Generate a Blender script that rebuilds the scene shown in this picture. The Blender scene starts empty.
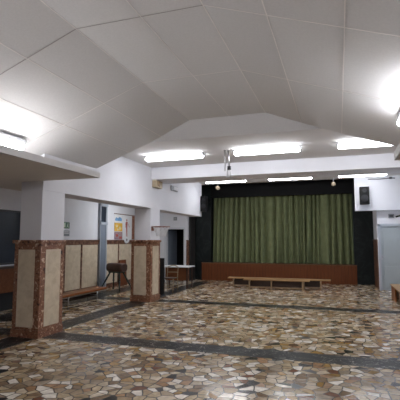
import bpy, bmesh, math, random
from mathutils import Vector, Matrix, Euler
random.seed(7)
PI = math.pi
scn = bpy.context.scene
col = scn.collection

# ------------------------------------------------------------------ materials
def new_mat(name):
    m = bpy.data.materials.new(name); m.use_nodes = True
    nt = m.node_tree; b = nt.nodes['Principled BSDF']
    return m, nt, b

def plain(name, c, rough=.6, metal=0., spec=.5, noise=0., nscale=8., bump=0.):
    m, nt, b = new_mat(name)
    b.inputs['Base Color'].default_value = (*c, 1)
    b.inputs['Roughness'].default_value = rough
    b.inputs['Metallic'].default_value = metal
    b.inputs['Specular IOR Level'].default_value = spec
    if noise or bump:
        tc = nt.nodes.new('ShaderNodeTexCoord')
        n = nt.nodes.new('ShaderNodeTexNoise'); n.inputs['Scale'].default_value = nscale; n.inputs['Detail'].default_value = 5
        nt.links.new(tc.outputs['Object'], n.inputs['Vector'])
        r = nt.nodes.new('ShaderNodeValToRGB')
        r.color_ramp.elements[0].position = .3; r.color_ramp.elements[1].position = .7
        r.color_ramp.elements[0].color = (*[v*(1-noise) for v in c], 1)
        r.color_ramp.elements[1].color = (*[min(1, v*(1+noise)) for v in c], 1)
        nt.links.new(n.outputs['Fac'], r.inputs['Fac']); nt.links.new(r.outputs['Color'], b.inputs['Base Color'])
        if bump:
            bp = nt.nodes.new('ShaderNodeBump'); bp.inputs['Strength'].default_value = bump; bp.inputs['Distance'].default_value = .01
            nt.links.new(n.outputs['Fac'], bp.inputs['Height']); nt.links.new(bp.outputs['Normal'], b.inputs['Normal'])
    return m

def ramp(nt, stops, interp='LINEAR'):
    r = nt.nodes.new('ShaderNodeValToRGB'); cr = r.color_ramp; cr.interpolation = interp
    while len(cr.elements) < len(stops): cr.elements.new(.5)
    for e, (p, c) in zip(cr.elements, stops): e.position = p; e.color = (*c, 1)
    return r

def emit(name, c, s):
    m, nt, b = new_mat(name)
    b.inputs['Base Color'].default_value = (.9, .9, .9, 1)
    b.inputs['Emission Color'].default_value = (*c, 1); b.inputs['Emission Strength'].default_value = s
    return m

def floor_mat():
    m, nt, b = new_mat('palladiana_floor'); L = nt.links.new
    tc = nt.nodes.new('ShaderNodeTexCoord')
    # slightly warped coordinates so that chips are irregular
    nz = nt.nodes.new('ShaderNodeTexNoise'); nz.inputs['Scale'].default_value = 3.1; nz.inputs['Detail'].default_value = 0
    L(tc.outputs['Object'], nz.inputs['Vector'])
    mx = nt.nodes.new('ShaderNodeMix'); mx.data_type = 'VECTOR'; mx.inputs['Factor'].default_value = .07
    L(tc.outputs['Object'], mx.inputs['A']); L(nz.outputs['Color'], mx.inputs['B'])
    def vor(feature):
        v = nt.nodes.new('ShaderNodeTexVoronoi'); v.voronoi_dimensions = '2D'; v.feature = feature
        v.inputs['Scale'].default_value = 9.2; v.inputs['Randomness'].default_value = 1
        L(mx.outputs['Result'], v.inputs['Vector']); return v
    v1 = vor('F1'); ve = vor('DISTANCE_TO_EDGE')
    sep = nt.nodes.new('ShaderNodeSeparateColor'); L(v1.outputs['Color'], sep.inputs['Color'])
    cols = [(0, (.030, .027, .026)), (.05, (.20, .085, .045)), (.09, (.38, .235, .085)), (.17, (.27, .19, .12)),
            (.28, (.43, .325, .20)), (.44, (.55, .445, .30)), (.58, (.37, .295, .215)), (.66, (.63, .54, .41)), (.82, (.86, .82, .75)), (.94, (.41, .25, .14))]
    r = ramp(nt, cols, 'CONSTANT'); L(sep.outputs['Red'], r.inputs['Fac'])
    # veining inside chips
    n2 = nt.nodes.new('ShaderNodeTexNoise'); n2.inputs['Scale'].default_value = 17; n2.inputs['Detail'].default_value = 6
    L(tc.outputs['Object'], n2.inputs['Vector'])
    r2 = ramp(nt, [(.3, (.74, .70, .66)), (.7, (1.15, 1.12, 1.1))]); L(n2.outputs['Fac'], r2.inputs['Fac'])
    mul = nt.nodes.new('ShaderNodeMix'); mul.data_type = 'RGBA'; mul.blend_type = 'MULTIPLY'; mul.inputs['Factor'].default_value = 1
    L(r.outputs['Color'], mul.inputs['A']); L(r2.outputs['Color'], mul.inputs['B'])
    g = ramp(nt, [(.03, (0, 0, 0)), (.08, (1, 1, 1))]); L(ve.outputs['Distance'], g.inputs['Fac'])
    gm = nt.nodes.new('ShaderNodeMix'); gm.data_type = 'RGBA'
    L(g.outputs['Color'], gm.inputs['Factor']); gm.inputs['A'].default_value = (.065, .052, .042, 1); L(mul.outputs['Result'], gm.inputs['B'])
    L(gm.outputs['Result'], b.inputs['Base Color'])
    rr = ramp(nt, [(0, (.10, .10, .10)), (1, (.30, .30, .30))]); L(sep.outputs['Green'], rr.inputs['Fac']); L(rr.outputs['Color'], b.inputs['Roughness'])
    bp = nt.nodes.new('ShaderNodeBump'); b.inputs['Specular IOR Level'].default_value = .38; bp.inputs['Strength'].default_value = .08; bp.inputs['Distance'].default_value = .004
    L(g.outputs['Color'], bp.inputs['Height']); L(bp.outputs['Normal'], b.inputs['Normal'])
    return m

def veined(name, base, vein, scale, w=.02, rough=.25, detail=4., dist=1.2, base2=None, spec=.45):
    m, nt, b = new_mat(name); L = nt.links.new
    tc = nt.nodes.new('ShaderNodeTexCoord')
    n = nt.nodes.new('ShaderNodeTexNoise'); n.inputs['Scale'].default_value = scale; n.inputs['Detail'].default_value = detail; n.inputs['Distortion'].default_value = dist
    L(tc.outputs['Object'], n.inputs['Vector'])
    b2 = base2 or base; b.inputs['Specular IOR Level'].default_value = spec
    r = ramp(nt, [(.30, base), (.5-w, b2), (.5, vein), (.5+w, b2), (.72, base)]); L(n.outputs['Fac'], r.inputs['Fac'])
    L(r.outputs['Color'], b.inputs['Base Color']); b.inputs['Roughness'].default_value = rough
    return m

def mottled(name, stops, scale, rough=.35):
    m, nt, b = new_mat(name); L = nt.links.new
    tc = nt.nodes.new('ShaderNodeTexCoord')
    n = nt.nodes.new('ShaderNodeTexNoise'); n.inputs['Scale'].default_value = scale; n.inputs['Detail'].default_value = 8; n.inputs['Roughness'].default_value = .65; n.inputs['Distortion'].default_value = .6
    L(tc.outputs['Object'], n.inputs['Vector'])
    r = ramp(nt, stops); L(n.outputs['Fac'], r.inputs['Fac']); L(r.outputs['Color'], b.inputs['Base Color'])
    b.inputs['Roughness'].default_value = rough
    return m

def wood(name, c1, c2, axis='Z', scale=9., rough=.4, boards=0.):
    """grain running along the axis; boards = width of vertical boards along X"""
    m, nt, b = new_mat(name); L = nt.links.new
    tc = nt.nodes.new('ShaderNodeTexCoord'); mp = nt.nodes.new('ShaderNodeMapping')
    s = [scale, scale, scale]; s['XYZ'.index(axis)] = scale*.06
    mp.inputs['Scale'].default_value = s; L(tc.outputs['Object'], mp.inputs['Vector'])
    n = nt.nodes.new('ShaderNodeTexNoise'); n.inputs['Scale'].default_value = 1.6; n.inputs['Detail'].default_value = 5; n.inputs['Distortion'].default_value = .4
    L(mp.outputs['Vector'], n.inputs['Vector'])
    r = ramp(nt, [(.3, c1), (.7, c2)]); L(n.outputs['Fac'], r.inputs['Fac'])
    out = r.outputs['Color']
    if boards:
        sx = nt.nodes.new('ShaderNodeSeparateXYZ'); L(tc.outputs['Object'], sx.inputs['Vector'])
        mo = nt.nodes.new('ShaderNodeMath'); mo.operation = 'PINGPONG'; mo.inputs[1].default_value = boards/2; L(sx.outputs['X'], mo.inputs[0])
        g = ramp(nt, [(0, (.45, .45, .45)), (.008, (1, 1, 1))]); L(mo.outputs[0], g.inputs['Fac'])
        mul = nt.nodes.new('ShaderNodeMix'); mul.data_type = 'RGBA'; mul.blend_type = 'MULTIPLY'; mul.inputs['Factor'].default_value = 1
        L(out, mul.inputs['A']); L(g.outputs['Color'], mul.inputs['B']); out = mul.outputs['Result']
    L(out, b.inputs['Base Color']); b.inputs['Roughness'].default_value = rough; b.inputs['Specular IOR Level'].default_value = .25
    return m

M = {}
M['floor'] = floor_mat()
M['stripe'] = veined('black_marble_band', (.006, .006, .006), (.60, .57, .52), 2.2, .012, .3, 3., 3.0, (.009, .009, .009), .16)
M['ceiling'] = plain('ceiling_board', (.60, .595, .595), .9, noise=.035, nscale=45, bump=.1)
M['hip'] = plain('hip_board_shaded', (.50, .49, .485), .9, noise=.035, nscale=45, bump=.1)  # ceiling board colour darkened to put shade on the hipped end
M['flat'] = plain('ceiling_plaster', (.66, .645, .64), .9, noise=.02, nscale=3)
M['seam'] = plain('seam_tape', (.76, .73, .71), .8)
M['seam_dark'] = plain('seam_gap', (.36, .34, .33), .8)
M['wall'] = plain('white_wall_paint', (.70, .70, .735), .75, noise=.025, nscale=2.5)
M['slab'] = plain('soffit_paint', (.70, .665, .63), .85, noise=.02, nscale=3)
M['marble'] = mottled('red_brown_marble', [(.36, (.030, .011, .006)), (.43, (.20, .075, .036)), (.50, (.30, .14, .075)), (.535, (.10, .034, .018)), (.57, (.29, .13, .07)), (.63, (.62, .46, .33))], 13, .4)
M['marble_dull'] = mottled('brown_marble_band', [(.38, (.040, .016, .010)), (.5, (.15, .062, .035)), (.62, (.30, .17, .11))], 13, .4)
M['cream'] = mottled('cream_travertine', [(.3, (.50, .405, .285)), (.5, (.60, .50, .365)), (.72, (.68, .585, .445))], 7, .45)
M['blackmarble'] = veined('black_marble_wall', (.0035, .005, .0055), (.014, .019, .018), 1.5, .03, .5, 7., 1.5, (.006, .009, .009), .2)
M['black'] = plain('black_paint', (.008, .008, .009), .7)
M['header'] = plain('black_header_board', (.006, .006, .0065), .7, spec=.2)
M['curtain'] = plain('green_velvet', (.165, .185, .092), .95, noise=.12, spec=.15, nscale=5)
M['stage'] = wood('stage_wood', (.095, .024, .005), (.145, .042, .011), 'Z', 22, .6, .12)
M['stage_edge'] = wood('stage_edge_wood', (.12, .05, .02), (.17, .08, .035), 'X', 12, .4)
M['bench_top'] = wood('bench_top_wood', (.30, .17, .075), (.42, .25, .12), 'X', 12, .35)
M['bench_leg'] = plain('bench_leg_wood', (.30, .20, .11), .5, noise=.1, nscale=12)
M['bench_side'] = wood('red_bench_wood', (.21, .072, .026), (.30, .115, .045), 'Y', 12, .35)
M['bench_dark'] = plain('bench_wood_and_shade', (.035, .016, .009), .6, noise=.2, nscale=10)  # dark rail wood, also the painted shade under bench seats
M['light'] = emit('fluorescent_diffuser', (.93, .95, 1.0), 13.)
M['housing'] = plain('grey_housing', (.36, .36, .37), .5)
M['dgrey'] = plain('dark_grey_plastic', (.06, .06, .065), .5)
M['speaker'] = plain('speaker_black', (.003, .003, .0035), .6, spec=.25, noise=.15, nscale=30)
M['cone'] = plain('speaker_cone', (.016, .016, .018), .5, spec=.3)
M['door'] = plain('pale_grey_door', (.37, .41, .425), .45, noise=.03, nscale=4)
M['doorframe'] = plain('grey_door_frame', (.40, .43, .48), .45)
M['jamb'] = plain('jamb_paint', (.34, .37, .42), .5)
M['steel'] = plain('brushed_steel', (.5, .5, .52), .3, 1.)
M['glassdark'] = plain('dark_glass', (.026, .036, .054), .3, 0, .5, noise=.3, nscale=1.2)
M['greyblue'] = plain('grey_blue_panel', (.17, .20, .25), .5, noise=.05, nscale=3)
M['frame_white'] = plain('white_frame', (.60, .61, .64), .5)
M['leather'] = plain('brown_leather', (.052, .020, .012), .45, noise=.25, nscale=14, bump=.15)
M['greenleg'] = plain('dark_green_metal', (.010, .028, .020), .45)
M['boardwood'] = wood('red_board_wood', (.12, .035, .015), (.19, .062, .026), 'Z', 10, .4)
M['paper'] = plain('white_paper', (.78, .77, .78), .8)
M['blue'] = plain('print_blue', (.16, .33, .55), .7, noise=.3, nscale=18)
M['yellow'] = plain('print_yellow', (.72, .42, .06), .7, noise=.25, nscale=16)
M['palebits'] = plain('print_cream', (.75, .62, .34), .7, noise=.2, nscale=20)
M['red'] = plain('print_red', (.42, .08, .06), .7, noise=.3, nscale=20)
M['printbrown'] = mottled('print_brown', [(.3, (.03, .03, .05)), (.45, (.20, .07, .04)), (.6, (.42, .20, .12)), (.75, (.25, .27, .33))], 16, .6)
M['printmix'] = mottled('print_mix', [(.3, (.20, .11, .12)), (.45, (.45, .33, .31)), (.58, (.22, .13, .20)), (.72, (.55, .48, .45))], 17, .6)
M['green'] = plain('sign_green', (.012, .085, .028), .5)
M['signpale'] = plain('sign_pale', (.52, .62, .46), .5)
M['signgrey'] = plain('sign_grey', (.24, .26, .28), .6)
M['beige'] = plain('beige_plastic', (.46, .37, .25), .6, noise=.1, nscale=20)
M['rim'] = plain('rust_rim', (.20, .075, .045), .5)
M['net'] = plain('white_cord', (.72, .70, .70), .8)
M['tan'] = plain('tan_tube', (.26, .18, .10), .45)
M['darkwood'] = plain('dark_wood', (.05, .026, .016), .5, noise=.2, nscale=12)
M['modesty'] = wood('desk_wood', (.12, .042, .017), (.175, .066, .028), 'X', 10, .4)
M['tabletop'] = plain('white_laminate', (.62, .63, .65), .35)
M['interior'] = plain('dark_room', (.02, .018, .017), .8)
M['glass'] = None

def glass_mat():
    m, nt, b = new_mat('window_glass')
    b.inputs['Base Color'].default_value = (.9, .95, 1, 1); b.inputs['Transmission Weight'].default_value = 1
    b.inputs['Roughness'].default_value = 0; b.inputs['IOR'].default_value = 1.05
    return m
M['glass'] = glass_mat()

# ------------------------------------------------------------------ mesh builder
def wloc(o):
    v = Vector((0, 0, 0))
    while o is not None: v += o.location; o = o.parent
    return v

class MB:
    def __init__(s): s.bm = bmesh.new()
    def box(s, x0, x1, y0, y1, z0, z1, bev=0., rot=None, piv=None):
        r = bmesh.ops.create_cube(s.bm, size=1); vs = r['verts']
        c = Vector(((x0+x1)/2, (y0+y1)/2, (z0+z1)/2)); d = (abs(x1-x0), abs(y1-y0), abs(z1-z0))
        for v in vs: v.co = Vector((v.co.x*d[0], v.co.y*d[1], v.co.z*d[2])) + c
        if bev:
            es = list({e for v in vs for e in v.link_edges})
            rb = bmesh.ops.bevel(s.bm, geom=es, offset=bev, segments=2, affect='EDGES', profile=.6)
            vs = list({v for f in rb['faces'] for v in f.verts} | {v for v in vs if v.is_valid})
        if rot:
            p = Vector(piv) if piv else c
            m = Euler(rot).to_matrix()
            for v in vs: v.co = m @ (v.co-p) + p
        return s
    def tube(s, pts, r, n=10, closed=False, r2=None):
        pts = [Vector(p) for p in pts]; k = len(pts); rings = []
        for i, p in enumerate(pts):
            if closed: t = (pts[(i+1) % k]-pts[i-1])
            else: t = pts[min(i+1, k-1)]-pts[max(i-1, 0)]
            t.normalize()
            up = Vector((0, 0, 1)) if abs(t.z) < .9 else Vector((0, 1, 0))
            a = t.cross(up).normalized(); b = t.cross(a).normalized()
            rr = r if r2 is None else r+(r2-r)*i/max(1, k-1)
            rings.append([s.bm.verts.new(p+a*rr*math.cos(2*PI*j/n)+b*rr*math.sin(2*PI*j/n)) for j in range(n)])
        for i in range(k if closed else k-1):
            A = rings[i]; B = rings[(i+1) % k]
            for j in range(n):
                f = s.bm.faces.new((A[j], A[(j+1) % n], B[(j+1) % n], B[j])); f.smooth = True
        if not closed:
            s.bm.faces.new(rings[0][::-1]); s.bm.faces.new(rings[-1])
        return s
    def poly(s, pts, thick=0., nrm=None):
        vs = [s.bm.verts.new(p) for p in pts]; f = s.bm.faces.new(vs)
        if thick:
            nv = Vector(nrm)*thick
            ws = [s.bm.verts.new(Vector(p)+nv) for p in pts]
            s.bm.faces.new(ws[::-1]); k = len(vs)
            for i in range(k): s.bm.faces.new((vs[i], ws[i], ws[(i+1) % k], vs[(i+1) % k]))
        return s
    def lathe(s, prof, c, axis='Z', n=20):
        c = Vector(c); rings = []
        for r, h in prof:
            ring = []
            for j in range(n):
                a = 2*PI*j/n; u, v = r*math.cos(a), r*math.sin(a)
                d = {'Z': (u, v, h), 'Y': (u, h, v), 'X': (h, u, v)}[axis]
                ring.append(s.bm.verts.new(c+Vector(d)))
            rings.append(ring)
        for A, B in zip(rings, rings[1:]):
            for j in range(n):
                f = s.bm.faces.new((A[j], A[(j+1) % n], B[(j+1) % n], B[j])); f.smooth = True
        s.bm.faces.new(rings[0]); s.bm.faces.new(rings[-1])
        return s
    def build(s, name, mat, parent=None, loc=None, local=False):
        bmesh.ops.recalc_face_normals(s.bm, faces=s.bm.faces[:])
        off = Vector((0, 0, 0))
        if not local:
            if parent is not None: off = wloc(parent)
            if loc is not None: off = off + Vector(loc) if parent is not None else Vector(loc)
        if off.length: bmesh.ops.translate(s.bm, verts=s.bm.verts[:], vec=-off)
        me = bpy.data.meshes.new(name); s.bm.to_mesh(me); s.bm.free(); me.materials.append(mat)
        o = bpy.data.objects.new(name, me); col.objects.link(o)
        if loc is not None: o.location = loc
        if parent is not None: o.parent = parent
        return o

def bx(name, mat, parent, *a, **k): return MB().box(*a, **k).build(name, mat, parent)
def tag(o, label, cat, group=None, kind=None):
    o['label'] = label; o['category'] = cat
    if group: o['group'] = group
    if kind: o['kind'] = kind
    return o
def thing(name, label, cat, loc=(0, 0, 0), rot=(0, 0, 0), group=None, kind=None):
    o = bpy.data.objects.new(name, None); col.objects.link(o); o.empty_display_size = .1
    o.location = loc; o.rotation_euler = rot
    return tag(o, label, cat, group, kind)
def struct(name, mb, mat, parent=None):
    o = mb.build(name, mat, parent)
    if parent is None: o['kind'] = 'structure'
    return o
def copy_tree(o, parent=None):
    c = o.copy(); col.objects.link(c)
    if parent is not None: c.parent = parent
    for ch in list(o.children): copy_tree(ch, c)
    return c

# ------------------------------------------------------------------ room shell
XL, XR, YB, YF = -7.4, 2.6, -5.0, 18.2
PX = -4.69                 # inner face line of the pillars and the long beam
fl = struct('floor', MB().box(XL-.2, XR+.2, YB-.2, YF, -.12, 0), M['floor'])
struct('trim_1', MB().box(XL+.02, XR, 5.82, 6.25, -.02, .002), M['stripe'])         # cross band at the near pillar
struct('trim_2', MB().box(XL+.02, XR, 10.12, 10.52, -.02, .002), M['stripe'])       # cross band at the far pillar
mb = MB()
for y0, y1 in ((YB, 5.82), (6.25, 10.12), (10.52, 15.4)): mb.box(-5.22, -4.74, y0, y1, -.02, .002)
struct('trim_3', mb, M['stripe'])                                                   # long band under the pillar line
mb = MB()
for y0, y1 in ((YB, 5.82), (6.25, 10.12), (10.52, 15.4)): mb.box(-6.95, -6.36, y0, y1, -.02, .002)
struct('trim_4', mb, M['stripe'])                                                   # dark band along the left wall, put in for a dark floor reflection

# left wall with opening for the dark window (y 5.9..8.15, z 1.09..2.34)
WY0, WY1, WZ0, WZ1 = 5.9, 8.45, 1.02, 2.31
mb = MB()
mb.box(XL-.2, XL, YB, WY0, 0, 2.9); mb.box(XL-.2, XL, WY1, 15.7, 0, 2.9)
mb.box(XL-.2, XL, WY0, WY1, 0, WZ0); mb.box(XL-.2, XL, WY0, WY1, WZ1, 2.9)
wl = struct('wall_left', mb, M['wall'])
w1 = struct('window_1', MB().box(XL-.12, XL-.10, WY0, WY1, WZ0, WZ1), M['glassdark'])
mb = MB(); mb.box(XL-.13, XL-.05, WY0, WY0+.05, WZ0, WZ1); mb.box(XL-.13, XL-.05, WY1-.05, WY1, WZ0, WZ1)
mb.box(XL-.13, XL-.05, WY0, WY1, WZ0, WZ0+.04); mb.box(XL-.13, XL-.05, WY0, WY1, WZ1-.04, WZ1)
mb.build('window_frame', M['dgrey'], w1)
# wainscot of the left wall
def wainscot(y0, y1, joints):
    mb = MB()
    mb.box(XL, XL+.05, y0, y1, 1.47, 1.56); mb.box(XL, XL+.075, y0, y1, 1.56, 1.605)
    mb.box(XL, XL+.02, y0, y1, .0, 1.5); mb.box(XL, XL+.045, y0, y1, 0, .14)
    ys = [y0]+joints+[y1]
    for j in joints: mb.box(XL, XL+.04, j-.035, j+.035, .1, 1.5)
    mb.build('marble_wainscot', M['marble_dull'], wl)
    for a, b in zip(ys, ys[1:]):
        bx('cream_panel', M['cream'], wl, XL, XL+.033, a+.045, b-.045, .16, 1.45)
wainscot(8.5, 11.74, [9.16, 10.0, 10.82]); wainscot(12.2, 15.5, [13.04, 14.06, 14.9])
# door in the left wall (transom glass over a grey leaf)
d1 = struct('door_1', MB().box(XL, XL+.05, 11.77, 12.14, .02, 2.14), M['greyblue'])
mb = MB(); mb.box(XL, XL+.09, 11.74, 11.78, 0, 2.78); mb.box(XL, XL+.07, 12.12, 12.20, 0, 2.78)
mb.box(XL, XL+.09, 11.74, 12.20, 2.10, 2.19); mb.box(XL, XL+.09, 11.74, 12.20, 2.70, 2.79)
mb.build('door_frame', M['jamb'], d1)
bx('transom_glass', M['glassdark'], d1, XL, XL+.04, 11.77, 12.13, 2.18, 2.71)

# wall behind the aisle with the open doorway
HY = 15.5
mb = MB()
mb.box(XL-.2, -6.66, HY, HY+.14, 0, 2.9); mb.box(-5.79, -5.68, HY, HY+.14, 0, 2.9); mb.box(-6.66, -5.79, HY, HY+.14, 2.06, 2.9)
wb = struct('wall_back_left', mb, M['wall'])
mb = MB(); mb.box(-5.73, -5.665, HY-.03, HY+.15, 0, 1.56); mb.box(-5.735, -5.655, HY-.035, HY+.15, 1.56, 1.6); mb.build('marble_edge', M['marble_dull'], wb)
d2 = struct('door_2', MB().box(-6.60, -5.84, HY+.16, HY+.2, 0, 2.0, rot=(0, 0, math.radians(82)), piv=(-6.60, HY+.16, 0)), M['greyblue'])
mb = MB()
mb.box(-6.67, -6.58, HY-.03, HY+.15, 0, 2.06); mb.box(-5.84, -5.78, HY-.03, HY+.15, 0, 2.06); mb.box(-6.67, -5.78, HY-.03, HY+.15, 2.03, 2.10)
mb.build('door_frame', M['frame_white'], d2)
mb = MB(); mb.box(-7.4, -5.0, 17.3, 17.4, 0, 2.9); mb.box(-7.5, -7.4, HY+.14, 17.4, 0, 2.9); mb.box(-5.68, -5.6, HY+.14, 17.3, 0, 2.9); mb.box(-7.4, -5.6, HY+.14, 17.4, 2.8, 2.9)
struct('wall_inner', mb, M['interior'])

# stage alcove: black marble pilasters, header, dark top
mb = MB(); mb.box(-5.95, -4.93, 16.2, 16.35, 0, 4.3); wsl = struct('wall_stage_left', mb, M['blackmarble'])
mb = MB(); mb.box(.51, 1.5, 16.2, 16.35, 0, 4.3); struct('wall_stage_right', mb, M['blackmarble'])
struct('wall_stage_top', MB().box(-4.93, .51, 16.2, 16.35, 3.32, 4.3), M['header'])
struct('wall_stage_back', MB().box(-5.6, 1.5, 17.9, 18.0, 0, 4.3), M['black'])

# right side: door wall, bulkhead
DY = 14.6
mb = MB()
mb.box(1.185, 1.2, DY, DY+.14, 0, 2.9); mb.box(1.2, 2.2, DY, DY+.14, 2.12, 2.9); mb.box(2.2, XR, DY, DY+.14, 0, 2.9); mb.box(1.185, 1.26, DY+.14, 16.2, 0, 2.9)
wr_ = struct('wall_door_right', mb, M['wall'])
mb = MB(); mb.box(1.165, 1.185, DY+.0, 16.19, 0, 1.58); mb.box(1.158, 1.185, DY+.0, 16.19, 1.58, 1.62)
mb.build('marble_wainscot', M['marble_dull'], wr_)
d3 = struct('door_3', MB().box(1.265, 2.13, DY+.02, DY+.06, .015, 2.06), M['door'])
mb = MB(); mb.box(1.20, 1.27, DY-.03, DY+.12, 0, 2.12); mb.box(2.13, 2.20, DY-.03, DY+.12, 0, 2.12); mb.box(1.20, 2.20, DY-.03, DY+.12, 2.05, 2.12)
mb.build('door_frame', M['doorframe'], d3)
mb = MB()
for z0, z1 in ((.10, .76), (.86, 1.96)):
    mb.box(1.35, 2.05, DY+.008, DY+.03, z0, z1, bev=.006)
mb.build('raised_panel', M['door'], d3)
mb = MB(); mb.box(1.275, 1.315, DY+.005, DY+.02, .96, 1.12, bev=.004); mb.tube([(1.295, DY+.02, 1.06), (1.295, DY-.04, 1.06), (1.39, DY-.045, 1.06)], .009)
mb.build('door_handle', M['steel'], d3)

mb = MB(); mb.box(.53, XR, 14.38, 14.62, 2.545, 3.75); bulk = struct('wall_bulkhead_right', mb, M['wall'])
# right and back walls
RW0, RW1 = 11.2, 13.4
mb = MB()
mb.box(XR, XR+.2, YB, RW0, 0, 3.9); mb.box(XR, XR+.2, RW1, 14.7, 0, 3.9); mb.box(XR, XR+.2, RW0, RW1, 0, 1.3); mb.box(XR, XR+.2, RW0, RW1, 2.9, 3.9)
struct('wall_right', mb, M['wall'])
w2 = struct('window_2', MB().box(XR+.09, XR+.1, RW0, RW1, 1.3, 2.9), M['glass'])
mb = MB()
for y in (RW0, (RW0+RW1)/2-.03, RW1-.06): mb.box(XR+.05, XR+.14, y, y+.06, 1.3, 2.9)
mb.box(XR+.05, XR+.14, RW0, RW1, 1.3, 1.36); mb.box(XR+.05, XR+.14, RW0, RW1, 2.84, 2.9); mb.build('window_frame', M['doorframe'], w2)
struct('wall_rear', MB().box(XL-.2, XR+.2, YB-.2, YB, 0, 3.9), M['wall'])

# long beam over the pillars and bulkhead beyond
BT = 3.75
struct('beam_long', MB().box(-5.14, PX, 5.735, 7.34, 2.44, 3.064).box(-5.14, PX, 7.34, 14.25, 2.44, BT), M['wall'])
struct('beam_cross', MB().box(PX, XR, 9.97, 10.9, 3.2, BT), M['wall'])
# aisle ceiling
struct('ceiling_aisle', MB().box(XL, -5.76, 5.73, HY, 2.80, 2.9).box(-5.76, -5.14, 7.34, HY, 2.80, 2.9).box(-5.76, -5.14, 5.73, 7.34, 2.62, 2.66), M['slab'])
# near soffit slabs with lips
sl = MB(); sl.box(XL, -3.62, YB, 5.73, 2.59, 2.64); s1 = struct('ceiling_soffit_left', sl, M['slab'])
mb = MB(); mb.box(-3.66, -3.60, YB, 5.74, 2.588, 2.675); mb.build('soffit_lip', M['flat'], s1)
mb = MB(); mb.poly([(.74, YB, 2.61), (.74, 5.72, 2.61), (.86, 5.86, 2.61), (XR, 5.95, 2.61), (XR, YB, 2.61)], .05, (0, 0, 1)); s2 = struct('ceiling_soffit_right', mb, M['slab'])
mb = MB(); mb.box(.70, .76, YB, 5.73, 2.608, 2.72); mb.build('soffit_lip', M['flat'], s2)
# flat ceilings
struct('ceiling_flat', MB().box(-5.3, XR, 7.335, 10.0, 3.52, 3.6), M['flat'])
struct('ceiling_back', MB().box(-5.3, XR, 10.85, 14.62, 3.64, 3.72), M['flat'])
struct('ceiling_alcove', MB().box(-6.0, 1.6, 14.62, 18.0, 4.2, 4.3), M['black'])
mb = MB(); mb.box(-6.0, 1.6, 14.60, 14.66, 3.64, 4.3); struct('ceiling_edge', mb, M['header'])
mb = MB(); mb.box(-6.06, -5.95, HY+.14, 17.0, 2.8, 4.3); mb.box(-5.95, -4.9, 14.25, 14.27, 2.9, 4.3); mb.box(-5.95, -5.25, HY-.02, HY+.02, 2.8, 4.3); struct('wall_alcove_left', mb, M['black'])

# vaulted ceiling of boards: level centre, two falling sides, hipped end
ZA, XA, XF, SL, SR, YH, YE = 3.85, -2.595, -1.17, .377, .347, 7.18, 7.33
zl = lambda x: ZA-SL*(XA-x); zr = lambda x: ZA-SR*(x-XF)
XLL, XRR = -5.7, 1.75
hx0, hx1 = -3.47, -.22
mb = MB(); mb.poly([(XA, YB, ZA), (XF, YB, ZA), (XF, YH, ZA), (XA, YH, ZA)]); cv = struct('ceiling', mb, M['ceiling'])
mb = MB(); mb.poly([(XA, YB, ZA), (XA, YH, ZA), (hx0, YE, zl(hx0)), (PX-.1, YE, zl(PX-.1)), (PX-.1, 5.72, zl(PX-.1)), (XLL, 5.72, zl(XLL)), (XLL, YB, zl(XLL))]); mb.build('left_slope', M['ceiling'], cv)
mb = MB(); mb.poly([(XF, YB, ZA), (XF, YH, ZA), (hx1, YE, zr(hx1)), (XRR, YE, zr(XRR)), (XRR, YB, zr(XRR))]); mb.build('right_slope', M['ceiling'], cv)
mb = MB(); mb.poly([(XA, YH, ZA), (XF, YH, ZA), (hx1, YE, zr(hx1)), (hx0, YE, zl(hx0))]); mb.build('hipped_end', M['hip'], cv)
mb = MB(); mb.poly([(hx0, YE, 3.52), (PX, YE, 3.52), (PX, YE, zl(PX))]); mb.poly([(hx1, YE, 3.52), (XRR, YE, 3.52), (XRR, YE, zr(XRR))]); mb.build('gable_closing', M['flat'], cv)
# cove backs of the vault
struct('wall_cove_left', MB().box(XLL-.06, XLL, YB, 5.73, 2.62, 3.0).box(XLL, -5.14, 5.72, 5.78, 2.62, 3.1), M['wall'])
struct('wall_cove_right', MB().box(XRR, XRR+.06, YB, YE, 2.66, 3.6), M['wall'])
struct('ceiling_roof', MB().box(XL-.2, XR+.2, YB-.2, YF, 4.35, 4.45), M['black'])
# board seams
def seam(pts, nrm, w=.012, mat='seam'):
    a, b = Vector(pts[0]), Vector(pts[1]); n = Vector(nrm).normalized(); d = (b-a).normalized(); s = d.cross(n).normalized()*w/2; o = n*.004
    MB().poly([a-s+o, a+s+o, b+s+o, b-s+o], .003, n).build('board_seam', M[mat], cv)
nc = Vector((0, 0, -1)); nl = Vector((SL, 0, -1)); nr = Vector((-SR, 0, -1))
for x in (-3.23, -3.93):
    ye = YE if x > hx0 and False else (YE-.02)
    if x == -3.23: ye = YH+(XA-x)/(XA-hx0)*(YE-YH)
    seam([(x, YB, zl(x)), (x, ye, zl(x))], nl)
seam([(-1.83, YB, ZA), (-1.83, YH, ZA)], nc, .009)
for x in (-.56, .10):
    ye = YE-.02
    if x == -.56: ye = YH+(x-XF)/(hx1-XF)*(YE-YH)
    seam([(x, YB, zr(x)), (x, ye, zr(x))], nr, .010)
seam([(XA, YB, ZA), (XA, YH, ZA)], nc, .010); seam([(XF, YB, ZA), (XF, YH, ZA)], nc, .010, 'seam')
for y, mt in ((1.9, 'seam_dark'), (3.60, 'seam_dark'), (5.2, 'seam')):
    seam([(XA, y, ZA), (XF, y, ZA)], nc, .008, mt); seam([(XLL, y, zl(XLL)), (XA, y, ZA)], nl, .009, mt); seam([(XF, y, ZA), (XRR, y, zr(XRR))], nr, .010, 'seam')

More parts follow.
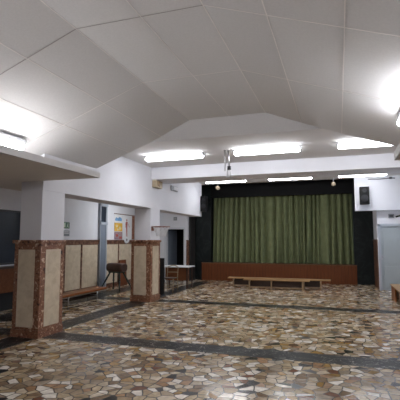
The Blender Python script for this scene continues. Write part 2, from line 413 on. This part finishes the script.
# ------------------------------------------------------------------ pillars
def pillar(y0, y1, x0, x1, label, top):
    t = thing('pillar', label, 'pillar', ((x0+x1)/2, (y0+y1)/2, 0), kind='thing')
    mb = MB(); mb.box(x0+.08, x1-.012, y0+.01, y1-.01, 1.55, top); mb.build('shaft', M['wall'], t)
    mb = MB(); mb.box(x0, x1, y0, y1, 0, 1.6)
    mb.build('marble_casing', M['marble'], t)
    mb = MB(); mb.box(x0-.03, x1+.03, y0-.03, y1+.03, 1.545, 1.60, bev=.006); mb.build('cap', M['marble'], t)
    mb = MB(); mb.box(x0-.012, x1+.012, y0-.012, y1+.012, 0, .13); mb.build('plinth', M['marble'], t)
    W = x1-x0; D = y1-y0
    bx('cream_panel', M['cream'], t, x0+.085, x0+.085+W*.63, y0-.006, y0+.02, .17, 1.44)
    bx('cream_panel', M['cream'], t, x1-.02, x1+.006, y0+.13, y1-.10, .17, 1.44)
    return t
pillar(5.73, 6.35, -5.22, -4.69, 'near square pillar clad in red-brown marble with cream panels, white above', 2.44)
pillar(9.95, 10.56, -5.24, -4.68, 'far square marble-clad pillar below the small basketball hoop', 2.44)

# ------------------------------------------------------------------ ceiling lights
def make_light(length, label, group):
    t = thing('ceiling_light', label, 'ceiling light', group=group); h = length/2
    MB().box(-h-.02, h+.02, -.055, .055, -.05, 0, bev=.006).build('housing', M['housing'], t, local=True)
    mb = MB(); n = 12; rings = []
    for x, k in ((-h, .72), (-h+.02, 1), (h-.02, 1), (h, .72)):
        rings.append([mb.bm.verts.new((x, .085*k*math.cos(a), -.078+.05*k*math.sin(a))) for a in [2*PI*j/n for j in range(n)]])
    for A, B in zip(rings, rings[1:]):
        for j in range(n): f = mb.bm.faces.new((A[j], A[(j+1) % n], B[(j+1) % n], B[j])); f.smooth = True
    mb.bm.faces.new(rings[0][::-1]); mb.bm.faces.new(rings[-1])
    mb.build('diffuser', M['light'], t, local=True)
    for s in (-1, 1):
        MB().box(s*h-.018 if s > 0 else -h-.03, s*h+.03 if s > 0 else -h+.018, -.06, .06, -.075, -.01, bev=.008).build('end_cap', M['housing'], t, local=True)
    return t
g1 = 'tube lights on the flat ceiling before the beam'; g2 = 'tube lights behind the ceiling beam'; g3 = 'tube lights on the sloping ceiling boards'
proto = make_light(1.36, 'glowing tube light before the beam, left of its row, nearest the left wall', g1)
proto.location = (-3.46, 8.53, 3.52)
for loc, lab, g in (((-1.38, 8.53, 3.52), 'glowing tube light before the beam, beside the hanging metal pipes, middle of its row', g1),
                    ((.72, 8.53, 3.52), 'glowing tube light before the beam, rightmost, partly cut off by the sloping board', g1),
                    ((-3.54, 13.35, 3.64), 'smaller tube light behind the beam, leftmost, nearest the left bulkhead', g2),
                    ((-1.43, 13.35, 3.64), 'smaller tube light behind the beam, middle one above the curtain', g2),
                    ((.72, 13.35, 3.64), 'smaller tube light behind the beam, above the wall-mounted black speaker', g2)):
    c = copy_tree(proto); c.location = loc; c['label'] = lab; c['group'] = g
tl = math.atan(SL); tr = math.atan(SR)
c = copy_tree(proto); c.rotation_euler = (0, -tl, 0); c.rotation_euler = Euler((tl, 0, PI/2)); c.location = (-4.50, 4.32, zl(-4.50)-.004); c.scale = (1, 1.3, 1.45)
c['label'] = 'bright tube light on the left sloping ceiling above the soffit lip'; c['group'] = g3
c = copy_tree(proto); c.rotation_euler = Euler((-tr, 0, PI/2)); c.location = (.80, 4.95, zr(.80)-.004); c.scale = (1, 1.2, 1.2)
c['label'] = 'bright tube light on the right sloping ceiling at the picture edge'; c['group'] = g3

# ------------------------------------------------------------------ stage, curtain
st = thing('stage', 'low brown wooden stage under the green curtain', 'stage', (-2.35, 16.1, 0))
bx('front_panel', M['stage'], st, -5.29, .58, 16.10, 16.19, 0, .665)
bx('stage_floor', M['stage_edge'], st, -4.9, .49, 16.19, 17.6, .60, .69)
mb = MB(); mb.box(-5.30, .59, 16.085, 16.19, .663, .70, bev=.006); mb.build('edge_board', M['stage_edge'], st)
def curtain():
    mb = MB(); bm = mb.bm; nx, nz = 520, 14; x0, x1, z0, z1 = -4.95, .53, .71, 3.38
    rnd = random.Random(3)
    # irregular pleats: cumulative random widths
    xs = []; x = 0
    pl = []
    while x < x1-x0:
        w = rnd.choice((.09, .13, .16, .2, .24, .34))*rnd.uniform(.85, 1.15); pl.append((x, w, min(.3, w*rnd.uniform(.8, 1.8)), rnd.uniform(-.2, .2), rnd.random() < .45)); x += w
    def depth(u, tz):
        for a, w, amp, dr, slit in pl:
            if a <= u < a+w:
                f = (u-a)/w
                if slit and f > 1-.045/w: return .24*(.35+.65*math.sin(PI*min(1, (1.15-tz))**.8))
                f = min(1, max(0, f+dr*(1-tz)*2*math.sin(PI*f)))
                return -amp*(.55+.45*(1-tz))*(math.sin(PI*f)**.7)
        return 0
    grid = []
    for k in range(nz+1):
        tz = k/nz; row = []
        for i in range(nx+1):
            u = (x1-x0)*i/nx
            y = 16.62+depth(min(u, x1-x0-1e-4), tz)+.03*math.sin(u*2.1+1.0)+.02*math.sin(u*5.3+tz*2)
            xx = x0+u+.03*math.sin(u*1.7+4)*(1-tz)
            row.append(bm.verts.new((xx, y, z0+(z1-z0)*tz)))
        grid.append(row)
    for k in range(nz):
        for i in range(nx):
            f = bm.faces.new((grid[k][i], grid[k][i+1], grid[k+1][i+1], grid[k+1][i])); f.smooth = True
    return mb
ct = curtain().build('stage_curtain', M['curtain'], None, loc=(-2.2, 16.6, .7))
tag(ct, 'wide closed green pleated curtain across the stage', 'curtain')

# ------------------------------------------------------------------ benches before the stage
def low_bench(x0, x1, y0, y1, h, legs, label, group, topm, rail=True):
    t = thing('gym_bench', label, 'bench', ((x0+x1)/2, (y0+y1)/2, 0), group=group)
    bx('seat', topm, t, x0, x1, y0, y1, h-.035, h, bev=.006)
    for lx, w in legs:
        mb = MB(); mb.box(lx-w, lx+w, y0+.025, y0+.075, 0, h-.03); mb.box(lx-w, lx+w, y1-.075, y1-.025, 0, h-.03); mb.box(lx-w, lx+w, y0+.03, y1-.03, h-.09, h-.03)
        mb.build('leg', M['bench_leg'], t)
    if rail:
        bx('rail', M['bench_leg'], t, legs[0][0], legs[-1][0], (y0+y1)/2-.02, (y0+y1)/2+.02, .04, .085)
        bx('shade_board', M['bench_dark'], t, legs[0][0], legs[-1][0], (y0+y1)/2+.03, (y0+y1)/2+.05, .05, h-.035)  # dark sheet added to stand for the shade under the seat
    return t
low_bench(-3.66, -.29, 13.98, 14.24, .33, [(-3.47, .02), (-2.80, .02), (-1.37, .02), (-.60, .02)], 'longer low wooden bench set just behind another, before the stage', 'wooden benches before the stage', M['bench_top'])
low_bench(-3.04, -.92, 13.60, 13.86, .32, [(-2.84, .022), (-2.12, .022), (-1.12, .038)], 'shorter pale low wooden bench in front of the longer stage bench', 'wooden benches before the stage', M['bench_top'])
# bench by left wall
t = thing('wall_bench', 'low reddish-brown bench beside the left wall near the pillar', 'bench', (-6.43, 9.6, 0))
bx('seat', M['bench_side'], t, -6.60, -6.25, 8.3, 10.45, .225, .285, bev=.01)
for y in (8.72, 10.0):
    mb = MB()
    mb.tube([(-6.275, y, 0), (-6.275, y, .225)], .014); mb.tube([(-6.575, y, 0), (-6.575, y, .225)], .014); mb.tube([(-6.275, y, .12), (-6.575, y, .12)], .01)
    mb.build('leg', M['steel'], t)
bx('shade_strip', M['bench_dark'], t, -6.55, -6.5, 8.34, 10.41, .06, .226)  # dark strip added to blacken the shaded gap below the bench
mb = MB(); mb.box(-6.30, -6.28, 8.34, 10.41, .19, .226); mb.build('front_rail', M['steel'], t)
# bench at right edge
t = thing('box_bench', 'low red-brown box bench with pale top at the right edge near the grey door', 'bench', (1.6, 11.9, 0))
bx('seat', M['bench_top'], t, 1.32, 1.9, 10.9, 12.85, .345, .38, bev=.006)
bx('side_panel', M['bench_side'], t, 1.34, 1.37, 12.0, 12.83, 0, .345); bx('side_panel', M['bench_side'], t, 1.34, 1.37, 10.92, 11.2, 0, .345)
bx('end_panel', M['bench_side'], t, 1.37, 1.88, 12.79, 12.83, 0, .345); bx('end_panel', M['bench_side'], t, 1.37, 1.88, 10.92, 10.96, 0, .345)
bx('inner_rail', M['bench_dark'], t, 1.40, 1.43, 10.96, 12.79, .1, .345)

# ------------------------------------------------------------------ vaulting buck
def buck():
    t = thing('vaulting_buck', 'brown leather gym vaulting buck on four splayed dark green legs', 'vaulting buck', (-6.72, 11.8, 0), (0, 0, math.radians(-16)))
    mb = MB(); bm = mb.bm; rings = []; n = 16
    L = .335
    for x, k in ((-L, .74), (-L+.02, .9), (-L+.06, 1), (0, 1.02), (L-.06, 1), (L-.02, .9), (L, .74)):
        ring = []
        for j in range(n):
            a = 2*PI*(j+.5)/n; cx, sx = math.cos(a), math.sin(a)
            e = .55
            ring.append(bm.verts.new((x, .17*k*math.copysign(abs(cx)**e, cx), .735+.135*k*math.copysign(abs(sx)**e, sx))))
        rings.append(ring)
    for A, B in zip(rings, rings[1:]):
        for j in range(n): f = bm.faces.new((A[j], A[(j+1) % n], B[(j+1) % n], B[j])); f.smooth = True
    bm.faces.new(rings[0][::-1]); bm.faces.new(rings[-1])
    mb.build('body', M['leather'], t, local=True)
    MB().box(-.26, .26, -.11, .11, .57, .61).build('under_frame', M['greenleg'], t, local=True)
    for sx in (-1, 1):
        for sy in (-1, 1):
            mb = MB(); a = Vector((sx*.20, sy*.07, .60)); b = Vector((sx*.44, sy*.29, .0)); m_ = a.lerp(b, .5)
            mb.tube([a, m_], .027); mb.tube([m_, b+Vector((0, 0, .02))], .021)
            mb.lathe([(.02, 0), (.03, .005), (.028, .035), (.02, .04)], (b.x, b.y, 0), 'Z', 10)
            lg = mb.build('leg', M['greenleg'], t, local=True)
            MB().tube([a.lerp(b, .46), a.lerp(b, .52)], .034).build('clamp', M['dgrey'], lg, local=True)
    return t
buck()
# leaning board
o = MB().box(XL+.13, XL+.165, 12.98, 13.45, .0, .9, bev=.008, rot=(0, math.radians(-3), 0), piv=(XL+.13, 13.2, 0)).build('leaning_board', M['boardwood'], None, loc=(XL+.1, 13.2, 0))
tag(o, 'plain red-brown wooden board leaning on the wall behind the vaulting buck', 'board')

# ------------------------------------------------------------------ posters on the left wall
def rect(y0, y1, z0, z1, off, thick=.004):
    return MB().box(XL+off, XL+off+thick, y0, y1, z0, z1)
def disc(mb, y, z, ry, rz, off, n=14):
    mb.poly([(XL+off, y+ry*math.cos(2*PI*j/n), z+rz*math.sin(2*PI*j/n)) for j in range(n)], .002, (1, 0, 0)); return mb
W0 = .002
def poster(name, label, y0, y1, z0, z1, mat, g='posters pinned to the left wall'):
    o = MB().box(XL, XL+.012, y0, y1, z0, z1).build(name, mat, None, loc=(XL, (y0+y1)/2, z0)); return tag(o, label, 'poster', g)
p = poster('poster', 'blue and white poster, topmost of the three stacked on the wall', 12.76, 13.31, 2.22, 2.50, M['paper'])
mb = MB(); mb.poly([(XL+.012, 12.80, 2.27), (XL+.012, 13.27, 2.27), (XL+.012, 13.27, 2.36), (XL+.012, 13.12, 2.42), (XL+.012, 12.98, 2.36), (XL+.012, 12.88, 2.40), (XL+.012, 12.80, 2.34)], .002, (1, 0, 0)); mb.build('print', M['blue'], p)
p = poster('poster', 'yellow-orange poster, middle of the three stacked on the wall', 12.77, 13.32, 1.91, 2.20, M['yellow'])
mb = MB(); disc(mb, 12.93, 2.09, .07, .05, .012); disc(mb, 13.15, 2.02, .09, .06, .012); disc(mb, 13.00, 1.97, .06, .035, .0125); mb.build('print', M['palebits'], p)
p = poster('poster', 'mauve and brown poster, lowest of the three stacked on the wall', 12.77, 13.33, 1.615, 1.89, M['printmix'])
mb = MB(); disc(mb, 12.95, 1.76, .08, .05, .012); mb.box(XL+.012, XL+.014, 13.1, 13.28, 1.65, 1.72); mb.build('print', M['red'], p)
p = poster('poster', 'tall white poster with a thin red standing figure', 13.34, 14.04, 1.615, 2.50, M['paper'])
mb = MB(); X0 = XL+.012
disc(mb, 13.64, 2.32, .035, .045, .012)
mb.poly([(X0, 13.58, 2.26), (X0, 13.70, 2.26), (X0, 13.68, 2.03), (X0, 13.60, 2.03)], .002, (1, 0, 0))
mb.poly([(X0, 13.70, 2.25), (X0, 13.72, 2.22), (X0, 13.86, 2.08), (X0, 13.84, 2.06)], .002, (1, 0, 0))
mb.poly([(X0, 13.58, 2.25), (X0, 13.55, 2.22), (X0, 13.54, 2.05), (X0, 13.57, 2.05)], .002, (1, 0, 0))
mb.poly([(X0, 13.60, 2.03), (X0, 13.64, 2.03), (X0, 13.63, 1.72), (X0, 13.60, 1.72)], .002, (1, 0, 0))
mb.poly([(X0, 13.645, 2.03), (X0, 13.68, 2.03), (X0, 13.70, 1.72), (X0, 13.67, 1.72)], .002, (1, 0, 0))
mb.build('print', M['red'], p)
poster('poster', 'narrow dark brown picture strip right of the tall white poster', 14.07, 14.32, 1.62, 2.50, M['printbrown'])
o = MB().box(XL, XL+.03, 12.74, 14.32, 2.505, 2.53).build('poster_rail', M['marble_dull'], None, loc=(XL, 13.5, 2.505)); tag(o, 'thin brown hanging rail along the top of the posters', 'rail')
mb = MB(); n = 18
pts = [(XL+.0755, 13.53+.19*math.cos(2*PI*j/n)*(1+.12*math.sin(3*j)), 1.60+.125*math.sin(2*PI*j/n)*(1+.1*math.cos(2*j))) for j in range(n)]
mb.poly(pts, .008, (1, 0, 0)); o = mb.build('paper_notice', M['paper'], None, loc=(XL+.0755, 13.53, 1.475)); tag(o, 'crumpled white paper notice hanging below the tall white poster', 'notice')
mb = MB(); mb.box(XL+.0835, XL+.0855, 13.50, 13.56, 1.56, 1.65); mb.box(XL+.0835, XL+.0855, 13.46, 13.60, 1.60, 1.615); mb.build('mark', M['dgrey'], o)

# signs
o = MB().box(XL, XL+.02, 9.92, 10.21, 1.93, 2.11).build('exit_sign', M['green'], None, loc=(XL, 10.06, 1.93)); tag(o, 'dark green emergency exit sign on the white left wall', 'sign')
mb = MB(); X0 = XL+.02; mb.box(X0, X0+.002, 9.945, 10.015, 1.955, 2.085)
mb.poly([(X0, 10.12, 2.05), (X0, 10.145, 2.05), (X0, 10.145, 2.08), (X0, 10.12, 2.08)], .002, (1, 0, 0))
mb.poly([(X0, 10.10, 2.045), (X0, 10.15, 2.045), (X0, 10.14, 2.0), (X0, 10.18, 1.96), (X0, 10.165, 1.95), (X0, 10.12, 1.99), (X0, 10.09, 1.955), (X0, 10.075, 1.965), (X0, 10.105, 2.0)], .002, (1, 0, 0))
mb.build('pictogram', M['signpale'], o)
o = MB().box(XL, XL+.015, 9.95, 10.22, 1.71, 1.87).build('small_sign', M['signgrey'], None, loc=(XL, 10.08, 1.71)); tag(o, 'small grey sign just below the green exit sign', 'sign')
mb = MB()
for z in (1.825, 1.785): mb.box(XL+.015, XL+.017, 9.98, 10.19, z, z+.018)
mb.build('lettering', M['paper'], o)

# ------------------------------------------------------------------ left kiosk counter under dark window
t = thing('bar_counter', 'brown wooden counter with dark open base under the dark left window', 'counter', (-7.2, 7.1, 0))
bx('worktop', M['darkwood'], t, XL+.005, -7.08, 5.95, 8.44, .955, 1.0, bev=.006)
bx('front_panel', M['modesty'], t, -7.18, -7.14, 5.97, 8.42, .42, .955)
bx('side_panel', M['modesty'], t, XL+.01, -7.14, 8.38, 8.42, 0, .955); bx('side_panel', M['modesty'], t, XL+.01, -7.14, 5.97, 6.01, 0, .955)
bx('back_panel', M['black'], t, -7.3, -7.27, 6.01, 8.38, 0, .6)

# ------------------------------------------------------------------ things by the far pillar
t = thing('desk', 'white-topped desk with brown front panel before the dark doorway', 'desk', (-5.15, 13.1, 0))
bx('tabletop', M['tabletop'], t, -5.66, -4.69, 12.85, 13.5, .70, .735, bev=.005)
bx('front_panel', M['modesty'], t, -5.56, -4.75, 13.0, 13.025, .26, .70)
for x in (-5.60, -4.78):
    for y in (12.93, 13.42): bx('leg', M['darkwood'], t, x, x+.04, y-.02, y+.02, 0, .70)
# chair
t = thing('tube_chair', 'small tan tube-framed chair before the white-topped desk', 'chair', (-4.95, 11.95, 0))
x0, x1, y0, y1 = -5.14, -4.76, 11.75, 12.15
bx('seat', M['darkwood'], t, x0, x1, y0, y1, .43, .455, bev=.01)
for x in (x0+.015, x1-.015):
    MB().tube([(x, y0+.01, 0), (x, y0+.02, .44)], .011).build('leg', M['tan'], t)
    MB().tube([(x, y1, 0), (x, y1-.03, .44), (x, y1+.0, .62), (x, y1+.03, .76)], .011).build('leg', M['tan'], t)
mb = MB()
pts = [(x0+.015+(x1-x0-.03)*i/8, y1+.03+.05*math.sin(PI*i/8), .76+.05*math.sin(PI*i/8)) for i in range(9)]
mb.tube(pts, .013); mb.tube([(p[0], p[1]-.015, .60) for p in pts], .012)
mb.build('backrest', M['tan'], t)
for yy in (y0+.014, y1-.015): MB().tube([(x0+.015, yy, .2), (x1-.015, yy, .2)], .008).build('stretcher', M['tan'], t)
# black board
t = thing('black_board', 'tall black board standing upright behind the far marble pillar', 'board', (-5.0, 11.15, 0))
bx('panel', M['black'], t, -5.3, -4.80, 11.12, 11.16, .03, 1.08, bev=.005)
for x in (-5.25, -4.86): bx('foot', M['dgrey'], t, x, x+.04, 11.0, 11.28, 0, .035)
# basketball hoop on the pillar side
t = thing('basketball_hoop', 'small basketball hoop with brown rim and white net on the far pillar', 'basketball hoop', (PX, 10.02, 1.93))
hx, hy, hz, hr = -4.42, 10.04, 1.945, .225
MB().tube([(hx+hr*math.cos(2*PI*j/28), hy+hr*math.sin(2*PI*j/28), hz) for j in range(28)], .012, closed=True).build('rim', M['rim'], t)
mb = MB(); mb.box(PX-.001, PX+.015, hy-.03, hy+.1, hz-.1, hz+.02); mb.tube([(PX+.01, hy-.02, hz-.01), (hx-hr*.9, hy-.09, hz)], .01); mb.tube([(PX+.01, hy+.06, hz-.01), (hx-hr*.9, hy+.09, hz)], .01); mb.build('bracket', M['rim'], t)
mb = MB()
for j in range(12):
    for s in (1, -1):
        pts = []
        for k in range(5):
            a = 2*PI*(j+s*k*.5)/12; r = hr-.11*(k/4)**.7; pts.append((hx+r*math.cos(a), hy+r*math.sin(a), hz-.25*k/4))
        mb.tube(pts, .0045, 5)
mb.build('net', M['net'], t)

# beam-mounted items on the left
t = thing('beige_speaker', 'small beige box loudspeaker on the wall under the beam end', 'loudspeaker', (PX, 10.2, 3.0))
t.location = (PX, 10.25, 3.0)
bx('body', M['beige'], t, PX, PX+.13, 10.02, 10.42, 3.0, 3.19, bev=.012)
MB().lathe([(.07, 0), (.075, .006), (.05, .01), (.02, .004)], (PX+.13, 10.2, 3.095), 'X').build('grille', M['bench_leg'], t)
t = thing('emergency_light', 'small white oval emergency light with grey rim on the left bulkhead', 'emergency light', (PX, 11.55, 3.1))
mb = MB(); mb.box(PX, PX+.045, 11.30, 11.80, 3.06, 3.22, bev=.02); mb.build('housing', M['housing'], t)
mb = MB(); mb.box(PX+.04, PX+.075, 11.38, 11.72, 3.085, 3.195, bev=.015); mb.build('lens', M['paper'], t)
# wall sockets
o = MB().box(-6.28, -6.13, HY-.03, HY, 2.38, 2.52, bev=.006).build('socket_box', M['signgrey'], None, loc=(-6.2, HY, 2.38)); tag(o, 'small grey square socket above the dark doorway', 'socket')
MB().box(-6.25, -6.16, HY-.034, HY-.03, 2.41, 2.49).build('cover', M['housing'], o)
o = MB().box(1.53, 1.70, DY-.04, DY, 2.30, 2.43, bev=.008).build('junction_box', M['signgrey'], None, loc=(1.61, DY, 2.30)); tag(o, 'small grey box above the pale grey door', 'junction box')
MB().box(1.56, 1.67, DY-.045, DY-.04, 2.33, 2.40).build('cover', M['dgrey'], o)
t = thing('security_camera', 'small black camera on a bracket beside the grey box above the door', 'camera', (1.9, DY, 2.36))
MB().tube([(1.74, DY-.16, 2.335), (1.80, DY-.12, 2.35), (1.98, DY-.05, 2.385)], .028).build('body', M['speaker'], t)
mb = MB(); mb.tube([(1.92, DY-.07, 2.375), (1.92, DY, 2.42)], .012); mb.lathe([(.03, 0), (.03, -.012)], (1.92, DY, 2.42), 'Y', 12); mb.build('bracket', M['dgrey'], t)

# ------------------------------------------------------------------ black speakers
def black_speaker(x0, x1, yf, yb, z0, z1, label):
    t = thing('wall_speaker', label, 'loudspeaker', ((x0+x1)/2, yb, z0), group='black speakers beside the stage')
    bx('cabinet', M['speaker'], t, x0, x1, yf, yb, z0, z1, bev=.01)
    cx = (x0+x1)/2; h = z1-z0; w = x1-x0
    MB().lathe([(w*.40, 0), (w*.40, -.012), (w*.33, -.014), (w*.12, .002), (w*.10, -.008)], (cx, yf, z0+h*.33), 'Y').build('woofer', M['cone'], t)
    MB().lathe([(w*.24, 0), (w*.24, -.010), (w*.18, -.010), (w*.06, .0)], (cx, yf, z0+h*.78), 'Y').build('tweeter', M['cone'], t)
    return t
black_speaker(.675, .965, 14.16, 14.38, 2.74, 3.30, 'black two-cone loudspeaker on the white bulkhead right of the curtain')
black_speaker(-4.67, -4.46, 14.05, 14.3, 2.62, 3.17, 'black loudspeaker at the end of the left white bulkhead')

# spotlights at the ceiling edge
def spot(x, z, label):
    t = thing('stage_spotlight', label, 'spotlight', (x, 14.25, 3.64), group='white stage spotlights')
    MB().tube([(x, 14.25, 3.64), (x, 14.25, z+.05)], .012).build('stem', M['housing'], t)
    mb = MB(); mb.lathe([(.05, -.09), (.065, -.07), (.07, .03), (.055, .08), (.03, .10)], (x, 14.25, z), 'Y', 16); mb.build('lamp_head', M['beige'], t)
    return t
spot(-4.07, 3.46, 'small white spotlight hanging above the left end of the curtain')
spot(-.12, 3.44, 'small white spotlight hanging above the right end of the curtain')

# hanging metal pipes
t = thing('hanging_bracket', 'thin grey metal pipes hanging from the flat ceiling before the beam', 'bracket', (-2.22, 8.5, 3.52))
mb = MB(); mb.tube([(-2.27, 8.5, 3.52), (-2.27, 8.5, 3.07)], .010); mb.build('pole', M['steel'], t)
mb = MB(); mb.tube([(-2.20, 8.5, 3.50), (-2.17, 8.5, 3.14)], .016); mb.build('pole', M['steel'], t)
mb = MB(); mb.tube([(-2.215, 8.5, 3.13), (-2.225, 8.5, 2.93)], .008); mb.tube([(-2.16, 8.5, 3.13), (-2.145, 8.5, 2.93)], .010); mb.tube([(-2.25, 8.5, 2.94), (-2.13, 8.5, 2.94)], .007); mb.build('fork', M['steel'], t)
bx('clamp', M['dgrey'], t, -2.21, -2.14, 8.47, 8.53, 3.09, 3.17, bev=.006)
for x in (-2.27, -2.20): MB().lathe([(.03, 0), (.03, -.014)], (x, 8.5, 3.52), 'Z', 12).build('ceiling_plate', M['housing'], t)
# cable on the right bulkhead
mb = MB(); mb.tube([(.95, 14.367, 3.56), (1.3, 14.367, 3.55), (1.6, 14.367, 3.57), (1.75, 14.367, 3.56)], .014, 8); mb.box(1.58, 1.66, 14.34, 14.38, 3.54, 3.60)
o = mb.build('cable', M['dgrey'], None, loc=(1.3, 14.37, 3.56)); tag(o, 'dark cable along the top of the white bulkhead above the speaker', 'cable')

# ------------------------------------------------------------------ light
def area(name, loc, rot, sx, sy, power, c):
    l = bpy.data.lights.new(name, 'AREA'); l.shape = 'RECTANGLE'; l.size = sx; l.size_y = sy; l.energy = power; l.color = c
    o = bpy.data.objects.new(name, l); o.location = loc; o.rotation_euler = rot; col.objects.link(o); return o
for y in (.8, -2.0):       # unseen point lamps behind the camera, added to brighten the near room
    for x in (-4.3, .75):
        l = bpy.data.lights.new('rear_fill_lamp', 'POINT'); l.energy = 36; l.shadow_soft_size = .2; l.color = (.96, .96, 1)
        o = bpy.data.objects.new('rear_fill_lamp', l); o.location = (x, y, 2.95); col.objects.link(o)
l = bpy.data.lights.new('aisle_lamp', 'POINT'); l.energy = 26; l.shadow_soft_size = .2; l.color = (.90, .95, 1)   # lamp of the side aisle, hidden above the beam line
o = bpy.data.objects.new('aisle_lamp', l); o.location = (-5.9, 12.2, 2.66); col.objects.link(o)
area('window_daylight', (XR+.4, 12.3, 2.1), (0, math.radians(90), 0), 1.6, 2.2, 14, (.62, .78, 1))
w = bpy.data.worlds.new('World'); scn.world = w; w.use_nodes = True
w.node_tree.nodes['Background'].inputs['Color'].default_value = (.35, .45, .6, 1); w.node_tree.nodes['Background'].inputs['Strength'].default_value = .25

# ------------------------------------------------------------------ camera
cd = bpy.data.cameras.new('camera'); cam = bpy.data.objects.new('camera', cd); col.objects.link(cam)
cam.location = (0, 0, 1.6); cd.sensor_width = 36; cd.lens = 415*36/400; cd.clip_start = .05
pitch = math.atan(40/415); yaw = math.atan(139*math.cos(pitch)/415)
cam.rotation_euler = (PI/2+pitch, 0, yaw)
scn.camera = cam
scn.view_settings.view_transform = 'Standard'
scn.view_settings.look = 'None'
scn.view_settings.exposure = 1.27
